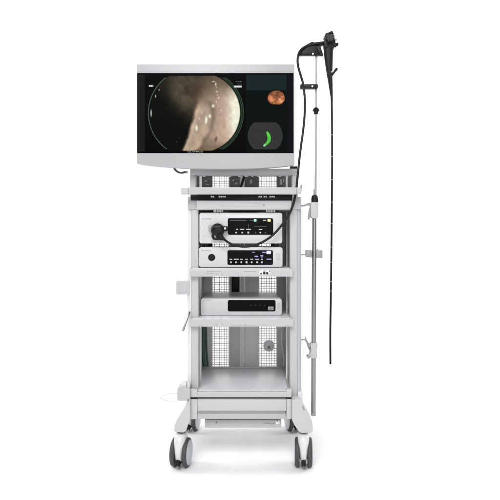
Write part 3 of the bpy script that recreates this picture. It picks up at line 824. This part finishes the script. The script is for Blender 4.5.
# ------------------------------------------------------------------ endoscope
scope = thing('endoscope', 'black flexible endoscope hung from the pole with its cord plugged into a device', 'endoscope', P(330, 364, .05))
def build_scope():
    Y = .055
    # control body
    bm = bmesh.new()
    secs = []
    for y, xl, xr, d in ((77.5,327.2,332.2,.0125),(72,326.4,332.4,.014),(66,325.4,332.7,.016),(60,324.6,332.9,.0175),(55,324.1,333.1,.018),(50,324.0,333.3,.0185),(46.5,324.2,333.4,.019)):
        secs.append((P((xl+xr)/2, y, Y), (xr-xl)/2*k(Y), d))
    loft(bm, secs, 24, .8)
    body = obj('grip', bm, 'rubber', scope, smooth=60)
    bm = bmesh.new()
    pprism(bm, [(324.4,47.4),(324.0,42.5),(325.0,39.2),(324.8,34.6),(326.2,32.7),(328.6,32.4),(329.4,31.4),(332.8,31.6),(333.9,33.2),(333.7,35.2),(334.6,38.4),(335.6,41.2),(335.6,45.4),(333.8,48.0)], Y-.020, Y+.020, .004, 3)
    head = obj('control_head', bm, 'rubber', scope, smooth=45)
    # two toothed steering wheels on the side towards the viewer
    def star(bm, px, py, R, Ya, Yb, n, depth):
        pts = []
        for i in range(n*6):
            a = 2*math.pi*i/(n*6); r = R*(1+depth*math.cos(n*a)); c = P(px,py,Y); pts.append((c.x+r*math.cos(a), c.z+r*math.sin(a)))
        prism(bm, pts, Ya, Yb, .0010, 1)
    bm = bmesh.new(); star(bm, 329.2, 40.6, .0205, Y-.033, Y-.023, 6, .11); obj('steering_wheel', bm, 'black', scope)
    bm = bmesh.new(); star(bm, 329.2, 40.6, .0165, Y-.044, Y-.035, 5, .12); obj('steering_wheel', bm, 'darkgrey', scope)
    bm = bmesh.new(); cyl_y(bm, 329.2, 40.6, Y-.050, Y-.02, 1.3); obj('wheel_axle', bm, 'black', scope)
    bm = bmesh.new(); pprism(bm, [(329.6,31.8),(331.5,30.9),(333.0,31.4),(333.0,33.2),(330,33.4)], Y-.030, Y-.012, .001); obj('lock_lever', bm, 'black', scope)
    # valves and switches down the right edge
    for (x0,y0,x1,y1,r0,r1,m) in ((332.0,35.6,334.4,36.3,.0042,.0046,'black'),(333.4,40.2,336.6,39.7,.0034,.0040,'midgrey'),(334.0,43.2,338.2,44.8,.0062,.0082,'black'),(333.5,45.6,336.4,46.6,.0062,.0055,'black')):
        bm = bmesh.new(); a, b = P(x0,y0,Y), P(x1,y1,Y)
        tube(bm, [a, a.lerp(b,.55), a.lerp(b,.6), a.lerp(b,.95), b], [r0*.8, r0*.8, r1, r1, r1*.8], 16); obj('valve', bm, m, scope)
    bm = bmesh.new(); a, b = P(325.6,35.4,Y), P(323.2,39.6,Y); tube(bm, [a, b], [.004,.003], 12); obj('remote_switch', bm, 'midgrey', scope)
    # instrument port branching up to the right
    bm = bmesh.new(); a, b = P(330.2,77.4,Y), P(337.0,68.4,Y)
    tube(bm, [a, a.lerp(b,.45), a.lerp(b,.72), a.lerp(b,.74), a.lerp(b,.97), b], [.0065,.0055,.0050,.0064,.0064,.0052], 18); ip = obj('instrument_port', bm, 'rubber', scope)
    bm = bmesh.new(); tube(bm, [P(331.0,72.4,Y-.012), P(332.6,71.0,Y-.012)], .0034, 12); obj('port_ring', bm, 'chrome', ip)
    # taper boot, then the long insertion tube
    bm = bmesh.new()
    loft(bm, [(P(330.0+.3*0,77.2,Y), 2.5*k(Y), .0122),(P(330.4,82,Y), 2.35*k(Y), .0112),(P(331.1,90,Y), 1.75*k(Y), .0085),(P(331.7,97,Y), 1.2*k(Y), .0058),(P(331.9,101,Y), 1.12*k(Y), .0054)], 20)
    obj('taper_boot', bm, 'black', scope, smooth=60)
    path = smooth_path([P(331.7,97,Y), P(332.0,120,Y), P(332.1,160,Y), P(331.9,200,Y), P(331.4,250,Y), P(330.9,295,Y), P(330.3,330,Y), P(330.4,364.2,Y)], 8)
    bm = bmesh.new(); tube(bm, path, .0051, 16); it = obj('insertion_tube', bm, 'rubber', scope, smooth=60)
    for y in (135, 156.6, 179.6, 202.2, 223.6, 247, 262.2, 281.6, 291.0):
        x = np.interp(y, [97,120,160,200,250,295,330,364], [331.7,332,332.1,331.9,331.4,330.9,330.3,330.4])
        bm = bmesh.new(); tube(bm, [P(x,y-.26,Y), P(x,y+.26,Y)], .0053, 16); obj('depth_mark', bm, 'fitting', it)
    # universal cord: over the hanger, through the clip, behind the bar, round to the device
    cord = [(325.6,42.0,.055),(321,43.0,.052),(315.5,43.6,.056),(308,45.6,.06),(301.6,49.4,.056),(298.4,55.0,.045),(297.6,60.5,.04),(298.2,66.5,.04),(300.4,74.5,.04),(302.8,82.5,.04),(304.0,90.0,.04),(304.9,101,.038),(304.6,115,.034),(303.2,130,.03),(301.0,146,.022),(299.2,161,.012),(297.9,174,.004),(296.8,185,-.002),(295.6,194,-.005),(293.2,204.5,-.009),(288.9,214.6,-.013),(282.8,223.8,-.016),(275.4,232.6,-.02),(267.4,239.2,-.022),(258.6,243.8,-.022),(248.6,246.4,-.022),(239,246.2,-.022),(231,243.9,-.022),(224.4,239.6,-.026),(219.6,234.4,-.032)]
    path = smooth_path([P(*c) for c in cord], 8)
    n = len(path); rad = [.0056]*n
    for i in range(n):
        if path[i].z > PZ(52): rad[i] = .0064
        if i > n-10: rad[i] = .0058 + .00045*(i-(n-10))
    bm = bmesh.new(); tube(bm, path, rad, 16); obj('universal_cord', bm, 'rubber', scope, smooth=60)
    # connector plugged into the upper device
    c = P(218.0, 230.2, YA)
    bm = bmesh.new(); R = 6.7*k(YA)
    lathe(bm, [(R*.96,-.008),(R,-.012),(R,-.034),(R*.94,-.040),(R*.80,-.046),(R*.45,-.049),(.001,-.050)], c, 'Y', 40)
    cn = obj('connector', bm, 'rubber', scope, smooth=50)
    bm = bmesh.new(); pprism(bm, [(212.6,231.6),(222.6,234.6),(223.4,240.4),(213.0,239.8),(211.2,236.2)], YA-.036, YA-.010, .003, 3); obj('connector_base', bm, 'black', cn)
    bm = bmesh.new(); pprism(bm, [(223.4,226.2),(227.0,226.0),(228.2,227.6),(228.2,230.4),(226.4,231.4),(223.8,231.0)], YA-.026, YA-.008, .0025, 2); obj('side_port', bm, 'black', cn)
    bm = bmesh.new(); cyl_y(bm, 225.0, 228.4, YA-.029, YA-.024, 1.1); obj('port_cap', bm, 'sticker', cn)
    bm = bmesh.new(); tube(bm, smooth_path([P(209.8,228.8,YA-.02), P(211.6,231.0,YA-.030), P(214.2,234.0,YA-.038), P(215.6,237.4,YA-.034)], 6), .0042, 12); obj('latch_wire', bm, 'chrome', cn)
    bm = bmesh.new(); pprism(bm, rrect(208.4,211.8,225.2,230.6,.6,3), YA-.018, YA-.007, .001, 1); obj('latch_plate', bm, 'chrome', cn)
    bm = bmesh.new(); tube(bm, smooth_path([P(213.0,226.0,YA-.046), P(217.4,227.2,YA-.052), P(222.4,225.2,YA-.046)], 6), .0018, 8); obj('grip_ridge', bm, 'tyre', cn)
build_scope()

# ------------------------------------------------------------------ loose cables inside the bays
def cables():
    def one(name, label, pts, r, m):
        bm = bmesh.new(); path = smooth_path([P(*p) for p in pts], 8); tube(bm, path, r, 12)
        base = path[-1]
        bmesh.ops.translate(bm, verts=bm.verts[:], vec=-base)
        o = obj(name, bm, m, None, smooth=60, local=True, loc=base)
        o['label'] = label; o['category'] = 'cable'; o['group'] = 'cables inside the trolley bays'
    one('cable', 'thick green cable hanging down the left back corner of the bay', [(203.8,318,.42),(203.6,335,.42),(203.4,352,.42),(203.9,361,.42),(204.6,366.4,.42)], .010, 'green')
    one('cable', 'slim green cable slanting beside the thick green one', [(205.8,318,.44),(206.2,335,.44),(206.6,352,.44),(208.0,366.6,.44)], .0055, 'green')
    one('cable', 'pale cable bending down the right back corner of the lower bay', [(282.6,318,.44),(282.2,332,.44),(282.0,343,.44),(283.2,352,.44),(284.2,358,.44),(283.4,366.4,.44)], .0042, 'cableW')
    one('cable', 'thick black cable slanting behind the front frame under the monitor', [(245.4,166,.12),(244.2,176,.13),(242.4,182,.14),(240.4,188,.15)], .0072, 'rubber')
cables()

# ------------------------------------------------------------------ light
w = bpy.data.worlds.new('World'); SC.world = w; w.use_nodes = True
bg = w.node_tree.nodes['Background']; bg.inputs['Color'].default_value = (1,1,1,1); bg.inputs['Strength'].default_value = .27

def area(name, loc, target, sx, sy, power, col=(1,1,1)):
    l = bpy.data.lights.new(name, 'AREA'); l.shape = 'RECTANGLE'; l.size = sx; l.size_y = sy; l.energy = power; l.color = col
    o = bpy.data.objects.new(name, l); COL.objects.link(o); o.location = loc
    o.rotation_euler = (Vector(target)-Vector(loc)).to_track_quat('-Z','Y').to_euler()
    return o
area('front_softbox', (-.7, -4.4, 4.5), (0, 0, .6), 3.4, 2.4, 255)
area('fill_softbox', (.8, -5.6, 1.5), (0, 0, .9), 3.0, 2.2, 52)
area('background_lamp', (-4.2, 1.0, 3.6), (-.4, 3.2, 1.6), 2.4, 2.4, 130)
area('background_lamp', (4.2, 1.0, 3.6), (.4, 3.2, 1.6), 2.4, 2.4, 130)

# ------------------------------------------------------------------ camera
cd = bpy.data.cameras.new('camera'); cam = bpy.data.objects.new('camera', cd); COL.objects.link(cam)
cam.location = (0, -D, ZC); cam.rotation_euler = (math.radians(90), 0, 0)
cd.sensor_width = 36; cd.lens = F/500*36
cd.shift_x = (250-CX)/500; cd.shift_y = -(250-CY)/500
cd.clip_end = 200; cd.clip_start = .05
SC.camera = cam

SC.view_settings.view_transform = 'Standard'; SC.view_settings.look = 'None'
SC.view_settings.exposure = 0; SC.view_settings.gamma = 1
SC.render.engine = 'CYCLES'
SC.cycles.use_denoising = True
SC.cycles.max_bounces = 10; SC.cycles.diffuse_bounces = 6
